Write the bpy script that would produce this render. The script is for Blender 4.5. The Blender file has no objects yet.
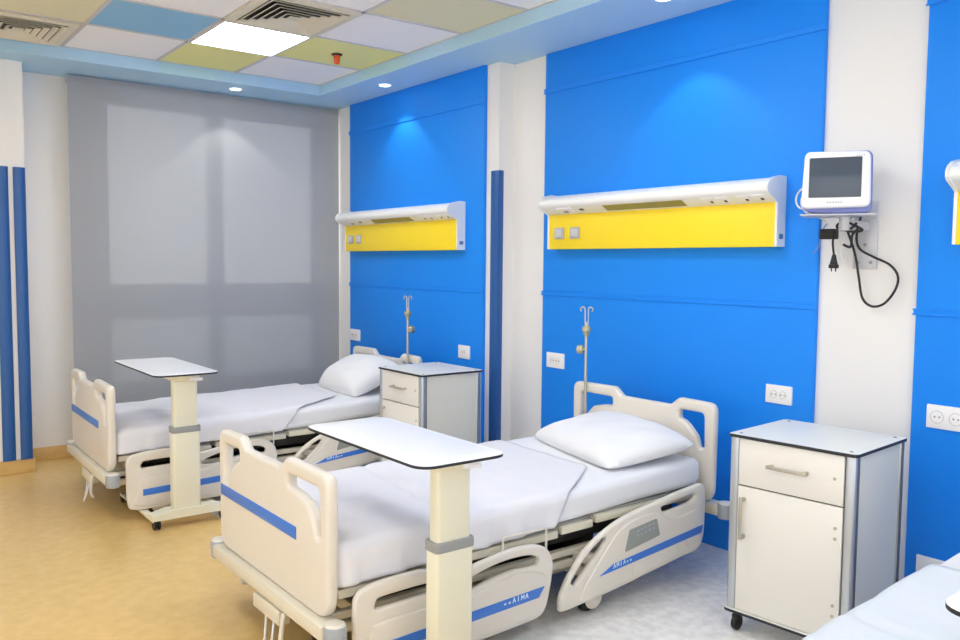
import bpy, bmesh, math, random
from mathutils import Vector, Matrix, noise, geometry
random.seed(7)
PI = math.pi
S = bpy.context.scene
COL = S.collection

# ------------------------------------------------------------------ helpers
def srgb(r, g, b):
    def f(c):
        c /= 255.0
        return c / 12.92 if c <= 0.04045 else ((c + 0.055) / 1.055) ** 2.4
    return (f(r), f(g), f(b), 1.0)

def mat(name, rgb, rough=0.5, metal=0.0, noise_amt=0.0, noise_scale=8.0, bump=0.0, bump_scale=60.0, spec=0.5, rgb2=None, coat=0.0):
    m = bpy.data.materials.new(name); m.use_nodes = True
    nt = m.node_tree; b = nt.nodes['Principled BSDF']
    b.inputs['Base Color'].default_value = srgb(*rgb)
    b.inputs['Roughness'].default_value = rough
    b.inputs['Metallic'].default_value = metal
    b.inputs['Specular IOR Level'].default_value = spec
    b.inputs['Coat Weight'].default_value = coat
    tc = nt.nodes.new('ShaderNodeTexCoord')
    if noise_amt > 0 or rgb2:
        n = nt.nodes.new('ShaderNodeTexNoise'); n.inputs['Scale'].default_value = noise_scale
        n.inputs['Detail'].default_value = 6
        nt.links.new(tc.outputs['Object'], n.inputs['Vector'])
        r = nt.nodes.new('ShaderNodeValToRGB')
        c = srgb(*rgb)
        if rgb2:
            r.color_ramp.elements[0].color = srgb(*rgb2); r.color_ramp.elements[1].color = c
        else:
            k = 1 - noise_amt
            r.color_ramp.elements[0].color = (c[0]*k, c[1]*k, c[2]*k, 1); r.color_ramp.elements[1].color = c
        r.color_ramp.elements[0].position = 0.35; r.color_ramp.elements[1].position = 0.65
        nt.links.new(n.outputs['Fac'], r.inputs['Fac'])
        nt.links.new(r.outputs['Color'], b.inputs['Base Color'])
    if bump > 0:
        n2 = nt.nodes.new('ShaderNodeTexNoise'); n2.inputs['Scale'].default_value = bump_scale
        n2.inputs['Detail'].default_value = 4
        nt.links.new(tc.outputs['Object'], n2.inputs['Vector'])
        bp = nt.nodes.new('ShaderNodeBump'); bp.inputs['Strength'].default_value = bump
        bp.inputs['Distance'].default_value = 0.01
        nt.links.new(n2.outputs['Fac'], bp.inputs['Height'])
        nt.links.new(bp.outputs['Normal'], b.inputs['Normal'])
    return m

def emis(name, rgb, strength):
    m = bpy.data.materials.new(name); m.use_nodes = True
    nt = m.node_tree; nt.nodes.clear()
    e = nt.nodes.new('ShaderNodeEmission'); e.inputs['Color'].default_value = srgb(*rgb); e.inputs['Strength'].default_value = strength
    o = nt.nodes.new('ShaderNodeOutputMaterial'); nt.links.new(e.outputs[0], o.inputs['Surface'])
    return m

def tag(o, label=None, cat=None, group=None, kind=None):
    if label: o['label'] = label
    if cat: o['category'] = cat
    if group: o['group'] = group
    if kind: o['kind'] = kind
    return o

def empty(name, loc=(0, 0, 0), rz=0.0):
    o = bpy.data.objects.new(name, None); COL.objects.link(o)
    o.location = loc; o.rotation_euler = (0, 0, rz); o.empty_display_size = 0.1
    return o

def fillet(pts, n=6):
    """polygon of (x, y, r) -> list of (x, y) with rounded corners"""
    out = []; N = len(pts)
    for i in range(N):
        x, y = pts[i][0], pts[i][1]; r = pts[i][2] if len(pts[i]) > 2 else 0
        if r <= 0: out.append((x, y)); continue
        p = Vector((x, y)); a = Vector(pts[i-1][:2]) - p; b = Vector(pts[(i+1) % N][:2]) - p
        la, lb = a.length, b.length; a.normalize(); b.normalize()
        ang = a.angle(b)
        d = min(r / max(math.tan(ang/2), 1e-3), la*0.49, lb*0.49)
        p0, p1 = p + a*d, p + b*d
        for k in range(n+1):
            t = k/n
            q = p0*(1-t)**2 + p*2*t*(1-t) + p1*t*t
            out.append((q.x, q.y))
    return out

def catmull(pts, n=6, closed=False):
    P = [Vector(p) for p in pts]; N = len(P); out = []
    rng = range(N) if closed else range(N-1)
    for i in rng:
        if closed: a, b, c, d = P[i-1], P[i], P[(i+1) % N], P[(i+2) % N]
        else: a, b, c, d = P[max(i-1, 0)], P[i], P[i+1], P[min(i+2, N-1)]
        for k in range(n):
            t = k/n
            out.append(0.5*((2*b) + (c-a)*t + (2*a-5*b+4*c-d)*t*t + (3*b-a-3*c+d)*t**3))
    if not closed: out.append(P[-1])
    return out

class MB:
    def __init__(self): self.bm = bmesh.new()
    def _merge(self, tb, mtx=None, mi=0):
        if mtx is not None: bmesh.ops.transform(tb, matrix=mtx, verts=tb.verts)
        for f in tb.faces: f.material_index = max(f.material_index, mi) if mi == 0 else mi
        me = bpy.data.meshes.new('t'); tb.to_mesh(me); tb.free()
        self.bm.from_mesh(me); bpy.data.meshes.remove(me)
        return self
    def box(self, x0, x1, y0, y1, z0, z1, bev=0.0, seg=2, mi=0, mtx=None):
        tb = bmesh.new(); bmesh.ops.create_cube(tb, size=1)
        for v in tb.verts:
            v.co = Vector(((x0+x1)/2 + v.co.x*(x1-x0), (y0+y1)/2 + v.co.y*(y1-y0), (z0+z1)/2 + v.co.z*(z1-z0)))
        if bev > 0: bmesh.ops.bevel(tb, geom=list(tb.edges), offset=bev, segments=seg, profile=0.5, affect='EDGES', clamp_overlap=True)
        return self._merge(tb, mtx, mi)
    def cyl(self, p0, p1, r, r2=None, n=20, mi=0, bev=0.0):
        p0, p1 = Vector(p0), Vector(p1); d = p1-p0
        tb = bmesh.new()
        bmesh.ops.create_cone(tb, cap_ends=True, segments=n, radius1=r, radius2=r if r2 is None else r2, depth=d.length)
        if bev > 0:
            ed = [e for e in tb.edges if len(e.link_faces) == 2 and any(len(f.verts) > 4 for f in e.link_faces)]
            bmesh.ops.bevel(tb, geom=ed, offset=bev, segments=2, profile=0.5, affect='EDGES')
        q = Vector((0, 0, 1)).rotation_difference(d.normalized())
        return self._merge(tb, Matrix.Translation((p0+p1)/2) @ q.to_matrix().to_4x4(), mi)
    def sphere(self, c, r, sc=(1, 1, 1), mi=0, n=16):
        tb = bmesh.new(); bmesh.ops.create_uvsphere(tb, u_segments=n, v_segments=n//2, radius=r)
        return self._merge(tb, Matrix.Translation(c) @ Matrix.Diagonal((*sc, 1)), mi)
    def tube(self, pts, r, n=8, mi=0, closed=False):
        P = [Vector(p) for p in pts]; N = len(P)
        tb = bmesh.new(); rings = []; ref = None
        for i in range(N):
            if closed: t = P[(i+1) % N]-P[i-1]
            else: t = P[min(i+1, N-1)]-P[max(i-1, 0)]
            t.normalize()
            if ref is None:
                ref = Vector((0, 0, 1)) if abs(t.z) < 0.9 else Vector((1, 0, 0))
            ref = (ref - t*ref.dot(t))
            if ref.length < 1e-4: ref = t.orthogonal()
            ref.normalize(); b = t.cross(ref)
            rings.append([tb.verts.new(P[i] + ref*math.cos(2*PI*k/n)*r + b*math.sin(2*PI*k/n)*r) for k in range(n)])
        for i in range(N if closed else N-1):
            A, B = rings[i], rings[(i+1) % N]
            for k in range(n): tb.faces.new((A[k], A[(k+1) % n], B[(k+1) % n], B[k]))
        if not closed:
            tb.faces.new(rings[0][::-1]); tb.faces.new(rings[-1])
        return self._merge(tb, None, mi)
    def prism(self, prof, p0, p1, ax, ay, mi=0):
        """2-D profile (a, b) swept from p0 to p1; axes ax, ay"""
        p0, p1, ax, ay = Vector(p0), Vector(p1), Vector(ax), Vector(ay)
        tb = bmesh.new()
        A = [tb.verts.new(p0 + ax*a + ay*b) for a, b in prof]; B = [tb.verts.new(p1 + ax*a + ay*b) for a, b in prof]
        n = len(prof)
        for k in range(n): tb.faces.new((A[k], A[(k+1) % n], B[(k+1) % n], B[k]))
        tb.faces.new(A[::-1]); tb.faces.new(B)
        bmesh.ops.recalc_face_normals(tb, faces=tb.faces)
        return self._merge(tb, None, mi)
    def plate(self, outer, holes, thick, bev, mtx, mi=0, seg=3):
        """flat board with holes and rounded rims, local (a, b) outline, thickness along local z"""
        def clean(L):
            o = []
            for p in L:
                if not o or (Vector(p)-Vector(o[-1])).length > 1e-4: o.append((p[0], p[1]))
            if (Vector(o[0])-Vector(o[-1])).length < 1e-4: o.pop()
            return o
        loops = [clean(L) for L in [outer]+list(holes)]
        for i, L in enumerate(loops):     # solid side always on the left of the direction of travel
            A = sum(L[k][0]*L[(k+1) % len(L)][1]-L[(k+1) % len(L)][0]*L[k][1] for k in range(len(L)))
            if (A > 0) != (i == 0): loops[i] = L[::-1]
        tb = bmesh.new(); caps = {1: [], -1: []}
        steps = [(0.0, 0.0)] if bev <= 0 else [(bev*(1-math.cos(PI/2*q/seg)), bev*math.sin(PI/2*q/seg)) for q in range(seg+1)]
        hz = thick/2-bev
        for L in loops:
            N = len(L); nor = []
            for k in range(N):
                a, b, c = Vector(L[k-1]), Vector(L[k]), Vector(L[(k+1) % N])
                d0, d1 = (b-a).normalized(), (c-b).normalized()
                n0, n1 = Vector((-d0.y, d0.x)), Vector((-d1.y, d1.x)); m = n0+n1
                m = n0 if m.length < 1e-3 else m.normalized()
                nor.append(m/max(m.dot(n0), 0.6))
            rings = []
            for sg in (-1, 1):
                rr = []
                for ins, h in steps:
                    rr.append([tb.verts.new((L[k][0]+nor[k].x*ins, L[k][1]+nor[k].y*ins, sg*(hz+h))) for k in range(N)])
                caps[sg].append(rr[-1]); rings = rings + (rr[::-1] if sg < 0 else rr)
            for q in range(len(rings)-1):
                for k in range(N):
                    j = (k+1) % N; tb.faces.new((rings[q][k], rings[q][j], rings[q+1][j], rings[q+1][k]))
        for sg in (-1, 1):
            vs = [v for L in caps[sg] for v in L]; ed = []; base = 0; polys = []
            for L in caps[sg]:
                n = len(L); ed += [(base+k, base+(k+1) % n) for k in range(n)]; base += n
                polys.append([(v.co.x, v.co.y) for v in L])
            res = geometry.delaunay_2d_cdt([Vector((v.co.x, v.co.y)) for v in vs], ed, [], 0, 1e-7)
            co, tris, orig = res[0], res[2], res[3]
            def inside(x, y):
                c = False
                for P in polys:
                    for k in range(len(P)):
                        (xa, ya), (xb, yb) = P[k-1], P[k]
                        if (ya > y) != (yb > y) and x < (xb-xa)*(y-ya)/(yb-ya)+xa: c = not c
                return c
            mp = {}
            for k in range(len(co)): mp[k] = vs[orig[k][0]] if orig[k] else tb.verts.new((co[k].x, co[k].y, sg*thick/2))
            for t in tris:
                cx = sum(co[k].x for k in t)/3; cy = sum(co[k].y for k in t)/3
                if inside(cx, cy):
                    try: tb.faces.new([mp[k] for k in t])
                    except ValueError: pass
        bmesh.ops.transform(tb, matrix=mtx, verts=tb.verts)
        bmesh.ops.recalc_face_normals(tb, faces=tb.faces)
        return self._merge(tb, None, mi)
    def build(self, name, mats, parent=None, ang=35, smooth=True):
        me = bpy.data.meshes.new(name); self.bm.to_mesh(me); self.bm.free()
        if not isinstance(mats, (list, tuple)): mats = [mats]
        for m in mats: me.materials.append(m)
        if smooth:
            for p in me.polygons: p.use_smooth = True
            me.set_sharp_from_angle(angle=math.radians(ang))
        o = bpy.data.objects.new(name, me); COL.objects.link(o)
        if parent is not None: o.parent = parent
        return o

def axes(a, b, n, o=(0, 0, 0)):
    m = Matrix.Identity(4)
    for i in range(3):
        m[i][0], m[i][1], m[i][2], m[i][3] = a[i], b[i], n[i], o[i]
    return m

def kids(o): return [c for c in bpy.data.objects if c.parent == o]
def copy_tree(o, parent=None):
    c = o.copy(); COL.objects.link(c)
    if parent is not None: c.parent = parent
    for ch in kids(o): copy_tree(ch, c)
    return c

# ------------------------------------------------------------------ materials
M = {}
M['white_wall'] = mat('wall_paint', (238, 235, 231), 0.6, bump=0.03, bump_scale=150)
M['blue'] = mat('blue_paint', (24, 140, 246), 0.5, spec=0.3, bump=0.02, bump_scale=120)
M['guard'] = mat('guard_vinyl', (38, 92, 158), 0.35)
M['soffit'] = mat('soffit_paint', (176, 214, 240), 0.6)
M['tile_w'] = mat('tile_white', (247, 246, 246), 0.8)
M['tile_y'] = mat('tile_yellow', (240, 236, 156), 0.8)
M['tile_p'] = mat('tile_pale_yellow', (226, 221, 186), 0.8)
M['tile_b'] = mat('tile_blue', (140, 192, 228), 0.8)
M['tbar'] = mat('ceiling_bar', (205, 203, 205), 0.6)
M['floor_y'] = mat('floor_vinyl_beige', (229, 194, 128), 0.3, noise_scale=16, rgb2=(220, 184, 116))
M['floor_g'] = mat('floor_vinyl_grey', (246, 243, 238), 0.3, noise_scale=22, rgb2=(226, 223, 219))
M['skirt'] = mat('skirting_vinyl', (226, 190, 124), 0.35, noise_scale=6, rgb2=(214, 175, 108))
M['cream'] = mat('cream_plastic', (226, 219, 208), 0.33, spec=0.5)
M['cream_dk'] = mat('cream_steel', (222, 215, 196), 0.4)
M['table_cream'] = mat('table_cream_enamel', (232, 228, 204), 0.35)
M['stripe'] = mat('stripe_blue', (62, 122, 214), 0.35)
M['mark'] = mat('mark_white', (210, 232, 250), 0.4)
M['dark'] = mat('dark_steel', (46, 44, 42), 0.5)
M['black'] = mat('black_rubber', (24, 24, 24), 0.5)
M['edge'] = mat('laminate_edge', (38, 38, 42), 0.5)
M['grey'] = mat('grey_plastic', (166, 172, 178), 0.45)
M['grey_md'] = mat('grey_band', (150, 152, 150), 0.45)
M['panel_grey'] = mat('keypad_grey', (150, 154, 148), 0.4)
M['key'] = mat('keypad_print', (166, 178, 200), 0.4)
M['sheet'] = mat('white_cotton', (234, 235, 239), 0.9, bump=0.25, bump_scale=10, spec=0.2)
M['blanket'] = mat('pale_cotton', (230, 229, 234), 0.9, bump=0.4, bump_scale=9, spec=0.2)
M['blanket3'] = mat('pale_blue_cotton', (218, 223, 229), 0.9, bump=0.12, bump_scale=22, spec=0.2)
M['pillow'] = mat('pillow_cotton', (236, 236, 238), 0.9, bump=0.35, bump_scale=9, spec=0.2)
M['lam'] = mat('white_laminate', (242, 242, 246), 0.3)
M['lam_rim'] = mat('white_laminate_rim', (248, 248, 250), 0.3)
M['cab'] = mat('cabinet_laminate', (236, 231, 222), 0.4)
M['cab_side'] = mat('cabinet_side_laminate', (228, 222, 204), 0.45)
M['cab_top'] = mat('cabinet_top_laminate', (232, 232, 226), 0.4)
M['alu'] = mat('aluminium', (196, 200, 204), 0.35, 0.7)
M['alu_dk'] = mat('aluminium_groove', (110, 116, 122), 0.4, 0.6)
M['handle'] = mat('handle_metal', (190, 184, 168), 0.4, 0.6)
M['steel'] = mat('stainless', (200, 196, 182), 0.3, 0.8)
M['brass'] = mat('clamp_metal', (196, 186, 150), 0.4, 0.6)
M['yellow'] = mat('yellow_panel', (255, 224, 40), 0.4)
M['unit'] = mat('unit_white', (240, 240, 238), 0.35)
M['lens'] = mat('unlit_lens', (140, 134, 84), 0.25)
M['socket'] = mat('socket_white', (246, 244, 242), 0.35)
M['hole'] = mat('socket_hole', (120, 112, 112), 0.6)
M['hole_dk'] = mat('socket_pin', (70, 64, 64), 0.6)
M['pin'] = mat('socket_pin_brass', (172, 156, 148), 0.5)
M['rocker'] = mat('rocker_grey', (206, 206, 208), 0.4)
M['sticker'] = mat('sticker_blue', (92, 128, 164), 0.4)
M['switch'] = mat('switch_grey', (186, 184, 186), 0.45)
M['mon'] = mat('monitor_white', (244, 245, 248), 0.35)
M['mon_b'] = mat('monitor_violet', (132, 142, 206), 0.35)
M['screen'] = mat('screen_dark', (70, 82, 98), 0.12)
M['bracket'] = mat('bracket_grey', (206, 206, 210), 0.4, 0.2)
M['vent'] = mat('vent_cream', (222, 216, 196), 0.5)
M['orange'] = mat('orange_plastic', (226, 84, 30), 0.4)
M['cable_w'] = mat('cable_white', (226, 226, 226), 0.5)
M['frame'] = mat('window_frame', (190, 192, 194), 0.5)
M['led'] = emis('led_panel', (251, 252, 255), 15.0)
M['spot'] = emis('spot_lens', (255, 252, 245), 9.0)

def blind_material():
    m = bpy.data.materials.new('blind_screen_fabric'); m.use_nodes = True
    nt = m.node_tree; nt.nodes.clear()
    d = nt.nodes.new('ShaderNodeBsdfDiffuse'); d.inputs['Color'].default_value = srgb(166, 168, 172)
    t = nt.nodes.new('ShaderNodeBsdfTranslucent'); t.inputs['Color'].default_value = srgb(180, 184, 188)
    tr = nt.nodes.new('ShaderNodeBsdfTransparent')
    m1 = nt.nodes.new('ShaderNodeMixShader'); m1.inputs[0].default_value = 0.11
    m2 = nt.nodes.new('ShaderNodeMixShader'); m2.inputs[0].default_value = 0.045
    o = nt.nodes.new('ShaderNodeOutputMaterial')
    nt.links.new(d.outputs[0], m1.inputs[1]); nt.links.new(t.outputs[0], m1.inputs[2])
    nt.links.new(m1.outputs[0], m2.inputs[1]); nt.links.new(tr.outputs[0], m2.inputs[2])
    nt.links.new(m2.outputs[0], o.inputs['Surface'])
    return m
M['blind'] = blind_material()

def glass_material():
    m = bpy.data.materials.new('window_glass'); m.use_nodes = True
    nt = m.node_tree; nt.nodes.clear()
    g = nt.nodes.new('ShaderNodeBsdfGlossy'); g.inputs['Roughness'].default_value = 0.02
    tr = nt.nodes.new('ShaderNodeBsdfTransparent')
    mx = nt.nodes.new('ShaderNodeMixShader'); mx.inputs[0].default_value = 0.06
    o = nt.nodes.new('ShaderNodeOutputMaterial')
    nt.links.new(tr.outputs[0], mx.inputs[1]); nt.links.new(g.outputs[0], mx.inputs[2]); nt.links.new(mx.outputs[0], o.inputs['Surface'])
    return m
M['glass'] = glass_material()
def frosted_material():
    m = bpy.data.materials.new('frosted_glass'); m.use_nodes = True
    nt = m.node_tree; nt.nodes.clear()
    d = nt.nodes.new('ShaderNodeBsdfTranslucent'); d.inputs['Color'].default_value = srgb(200, 205, 208)
    tr = nt.nodes.new('ShaderNodeBsdfTransparent')
    mx = nt.nodes.new('ShaderNodeMixShader'); mx.inputs[0].default_value = 0.75
    o = nt.nodes.new('ShaderNodeOutputMaterial')
    nt.links.new(tr.outputs[0], mx.inputs[1]); nt.links.new(d.outputs[0], mx.inputs[2]); nt.links.new(mx.outputs[0], o.inputs['Surface'])
    return m
M['frosted'] = frosted_material()

# ------------------------------------------------------------------ setting
XN, XP = 3.68, 3.655        # near white wall face / near blue panel face
XF, XFP = 3.550, 3.525       # far bay wall face / far blue panel face
YW = 6.85                   # window wall face
XL, YB = -2.2, -2.2         # left wall, wall behind the camera
ZS, ZC = 2.85, 2.935         # soffit underside, ceiling
YK = 4.43                   # step between the two headboard bays
FX = 1.70                   # seam of the two floors

f = MB()
f.box(XL, FX, YB, 7.05, -0.1, 0, mi=0); f.box(FX, 3.85, YB, 7.05, -0.1, 0, mi=1)
tag(f.build('floor', [M['floor_y'], M['floor_g']], smooth=False), kind='structure')

w = MB(); w.box(XN, 3.9, YB-0.2, YK, 0, 3.1); w.box(XF, 3.9, YK, 7.3, 0, 3.1)
tag(w.build('wall_right', M['white_wall'], smooth=False), kind='structure')
# window wall with an opening
wx0, wx1, wz0, wz1 = 1.585, 3.50, 0.45, 2.78
w = MB()
w.box(XL-0.2, wx0, YW, 7.15, 0, 3.1); w.box(wx1, XF, YW, 7.15, 0, 3.1)
w.box(wx0, wx1, YW, 7.15, 0, wz0); w.box(wx0, wx1, YW, 7.15, wz1, 3.1)
tag(w.build('wall_back', M['white_wall'], smooth=False), kind='structure')
w = MB(); w.box(XL, 1.03, 6.52, YW, 0, ZS+0.05)
tag(w.build('wall_pier', M['white_wall'], smooth=False), kind='structure')
LY0, LY1, LZ0, LZ1 = -1.7, 4.6, 0.35, 2.65
w = MB(); w.box(XL-0.2, XL, YB-0.2, LY0, 0, 3.1); w.box(XL-0.2, XL, LY1, 7.15, 0, 3.1)
w.box(XL-0.2, XL, LY0, LY1, 0, LZ0); w.box(XL-0.2, XL, LY0, LY1, LZ1, 3.1)
tag(w.build('wall_left', M['white_wall'], smooth=False), kind='structure')
FX0, FX1, FZ0, FZ1 = -1.7, 2.9, 0.5, 2.65
w = MB(); w.box(XL, FX0, YB-0.2, YB, 0, 3.1); w.box(FX1, XN, YB-0.2, YB, 0, 3.1); w.box(FX0, FX1, YB-0.2, YB, 0, FZ0); w.box(FX0, FX1, YB-0.2, YB, FZ1, 3.1)
tag(w.build('wall_front', M['white_wall'], smooth=False), kind='structure')

# skirtings
b = MB(); b.box(1.03, 1.75, YW-0.012, YW, 0, 0.10, 0.004)
tag(b.build('baseboard_back', M['skirt']), kind='structure')
b = MB(); b.box(XL, 1.045, 6.505, 6.52, 0, 0.10, 0.004); b.box(1.03, 1.045, 6.52, YW-0.012, 0, 0.10, 0.004)
tag(b.build('baseboard_pier', M['skirt']), kind='structure')

# blue painted wall panels with their double ribs
def wall_panel(name, xf, xw, y0, y1):
    p = MB(); p.box(xf, xw, y0, y1, 0.0, ZS, 0.003)
    o = p.build(name, M['blue']); tag(o, kind='structure')
    for z0, z1 in ((1.296, 1.324), (2.595, 2.627)):
        r = MB()
        r.box(xf-0.004, xf, y0-0.004, y1+0.008, z0, z1, 0.001)
        r.box(xf-0.007, xf, y0-0.006, y1+0.012, z0, z0+0.007, 0.002)
        r.box(xf-0.006, xf, y0-0.006, y1+0.012, z1-0.006, z1, 0.002)
        r.build('rib', M['blue'], o)
wall_panel('trim_1', XFP, XF, 4.56, 6.46)
wall_panel('trim_2', XP, XN, 2.15, 4.085)
wall_panel('trim_3', XP, XN, -0.3, 1.688)

# ceiling: lay-in tiles in a tray, framed by the pale blue soffit
gx = [3.14, 2.43, 1.848, 1.228, 0.60, 0.0, -0.6, -1.2, -1.6]
gy = [6.25, 5.57, 4.93, 4.29, 3.66, 3.03, 2.40, 1.77, 1.14, 0.51, -0.12, -0.75, -1.38, -1.6]
pat = {(0,0):'w',(1,0):'y',(2,0):'w',(3,0):'p',(0,1):'y',(1,1):'w',(2,1):'b',(3,1):'p',(0,2):'w',(1,2):'p',(2,2):'w',(3,2):'w',
       (0,3):'p',(1,3):'w',(2,3):'b',(3,3):'w'}
names = ['w', 'y', 'p', 'b']
c = MB()
for i in range(len(gx)-1):
    for j in range(len(gy)-1):
        k = pat.get((i, j)) or 'wpwbwy'[(i*2+j*3) % 6]
        c.box(gx[i+1], gx[i], gy[j+1], gy[j], ZC, ZC+0.02, mi=names.index(k))
c.box(XL-0.2, 3.9, YB-0.2, 7.3, ZC+0.02, ZC+0.12)
co = c.build('ceiling', [M['tile_w'], M['tile_y'], M['tile_p'], M['tile_b']], smooth=False); tag(co, kind='structure')
g = MB()
for x in gx: g.box(x-0.012, x+0.012, gy[-1], gy[0], ZC-0.004, ZC)
for y in gy: g.box(gx[-1], gx[0], y-0.012, y+0.012, ZC-0.004, ZC)
g.build('ceiling_grid', M['tbar'], co, smooth=False)
s = MB()
s.box(XL, gx[-1], YB, YW, ZS, ZC+0.02); s.box(gx[0], XN, YB, YW, ZS, ZC+0.02)
s.box(gx[-1], gx[0], gy[0], YW, ZS, ZC+0.02); s.box(gx[-1], gx[0], YB, gy[-1], ZS, ZC+0.02)
tag(s.build('trim_4', M['soffit'], smooth=False), kind='structure')

# window behind the blind
yf = 6.98
wn = MB()
def rail(x0, x1, z0, z1): wn.box(x0, x1, yf-0.035, yf+0.035, z0, z1, 0.006)
rail(wx0, wx0+0.09, wz0, wz1); rail(wx1-0.09, wx1, wz0, wz1)
rail(wx0, wx1, wz1-0.075, wz1); rail(wx0, wx1, wz0, wz0+0.07)
rail(2.46, 2.585, wz0, wz1); rail(wx0, wx1, 1.03, 1.31)
wo = wn.build('window_1', M['frame']); tag(wo, kind='structure')
for x0, x1 in ((wx0+0.09, 2.46), (2.585, wx1-0.09)):
    for z0, z1 in ((wz0+0.07, 1.03), (1.31, wz1-0.075)):
        p = MB(); p.box(x0-0.01, x1+0.01, yf-0.004, yf+0.004, z0-0.01, z1+0.01); p.build('pane', M['frosted'] if z1 < 1.1 else M['glass'], wo)

# tall unseen window band added in the left wall to let in fill light
w2 = MB()
for z0, z1 in ((LZ0, LZ0+0.06), (LZ1-0.06, LZ1)): w2.box(XL-0.14, XL-0.08, LY0, LY1, z0, z1, 0.005)
NP = 4
for i in range(NP+1):
    y = LY0+0.03+(LY1-LY0-0.06)*i/NP; w2.box(XL-0.14, XL-0.08, y-0.03, y+0.03, LZ0, LZ1, 0.005)
w2o = w2.build('added_window_left', M['frame']); tag(w2o, kind='structure')
for i in range(NP):
    ya = LY0+0.06+(LY1-LY0-0.06)*i/NP; yb = ya+(LY1-LY0-0.06)/NP-0.06
    p = MB(); p.box(XL-0.114, XL-0.106, ya-0.01, yb+0.01, LZ0+0.05, LZ1-0.05); p.build('pane', M['glass'], w2o)

w3 = MB()  # unseen window added behind the camera, brightens the faces turned towards it
for z0, z1 in ((FZ0, FZ0+0.06), (FZ1-0.06, FZ1)): w3.box(FX0, FX1, YB-0.14, YB-0.08, z0, z1, 0.005)
for i in range(4):
    x = FX0+0.03+(FX1-FX0-0.06)*i/3; w3.box(x-0.03, x+0.03, YB-0.14, YB-0.08, FZ0, FZ1, 0.005)
w3o = w3.build('added_window_front', M['frame']); tag(w3o, kind='structure')
for i in range(3):
    xa = FX0+0.06+(FX1-FX0-0.06)*i/3; xb = xa+(FX1-FX0-0.06)/3-0.06
    p = MB(); p.box(xa-0.01, xb+0.01, YB-0.114, YB-0.106, FZ0+0.05, FZ1-0.05); p.build('pane', M['glass'], w3o)

# roller blind
bl = empty('roller_blind', (2.47, 6.69, 0.1))
tag(bl, 'large grey translucent roller blind lowered over the whole window', 'blind')
bx0, bx1 = -1.125, 1.068
fb = MB()
nx, nz = 40, 30
tb = bmesh.new(); gr = [[tb.verts.new((bx0+(bx1-bx0)*i/nx, 0.004*math.sin(i*0.7)*(1-j/nz), 0.02+(ZS-0.1-0.02-0.01)*j/nz)) for i in range(nx+1)] for j in range(nz+1)]
for j in range(nz):
    for i in range(nx): tb.faces.new((gr[j][i], gr[j][i+1], gr[j+1][i+1], gr[j+1][i]))
fb._merge(tb); fb.build('blind_fabric', M['blind'], bl)
bb = MB(); bb.box(bx0, bx1, -0.012, 0.012, 0, 0.03, 0.006); bb.build('bottom_bar', M['grey'], bl)
bt = MB(); bt.cyl((bx0, 0.035, ZS-0.1-0.035), (bx1, 0.035, ZS-0.1-0.035), 0.028); bt.build('roller_tube', M['grey'], bl)

# wall guards
def guard_strip(x0, x1, label):
    prof = [(x0, 0), (x0, -0.012), (x0+0.012, -0.022), ((x0+x1)/2-0.01, -0.026), ((x0+x1)/2+0.01, -0.026), (x1-0.014, -0.022), (x1-0.010, -0.017), (x1-0.006, -0.020), (x1, -0.012), (x1, 0)]
    k = MB(); k.prism(prof, (0, 6.52, 0.10), (0, 6.52, 2.13), (1, 0, 0), (0, 1, 0))
    k.box(x0, x1, 6.496, 6.52, 0.10, 0.103)
    o = k.build('wall_guard', M['guard']); tag(o, label, 'wall guard', 'vertical blue guards on the left pier')
guard_strip(0.845, 0.925, 'blue vertical wall guard at the photo edge, left one of the pair on the pier')
guard_strip(0.955, 1.03, 'blue vertical wall guard at the pier corner, nearer the grey window blind')
cg = empty('corner_guard', (XF, YK, 0)); tag(cg, 'blue corner guard on the white wall edge between the two headboard bays', 'corner guard')
k = MB(); k.box(-0.007, -0.0005, -0.007, 0.075, 0, 2.13, 0.002); k.tube([(-0.006, 0.035, 0.0), (-0.006, 0.035, 2.13)], 0.004); k.build('guard_face', M['guard'], cg)
k = MB(); k.box(-0.0005, 0.040, -0.007, -0.0005, 0, 2.13, 0.002); k.tube([(0.018, -0.006, 0.0), (0.018, -0.006, 2.13)], 0.004); k.build('guard_face', M['guard'], cg)

# ------------------------------------------------------------------ ceiling fittings
def led(x, y, label, sx=0.565, sy=0.62):
    r = empty('ceiling_light', (x, y, ZC)); tag(r, label, 'ceiling light', 'square ceiling light panels')
    k = MB()
    for a in (-1, 1):
        k.box(a*sx/2-0.008, a*sx/2+0.008, -sy/2, sy/2, -0.014, -0.003); k.box(-sx/2, sx/2, a*sy/2-0.008, a*sy/2+0.008, -0.014, -0.003)
    k.build('frame', M['tbar'], r)
    d = MB(); d.box(-sx/2, sx/2, -sy/2, sy/2, -0.010, -0.004); d.build('diffuser', M['led'], r)
led(2.139, 5.25, 'lit square ceiling light panel by the air vent, above the far bed')
for x, y in ((2.157, 2.715), (2.157, 0.195), (0.30, 3.975), (0.30, 1.455), (0.30, -1.065)):
    led(x, y, 'lit square ceiling light panel nearer the camera, above the room')

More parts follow.
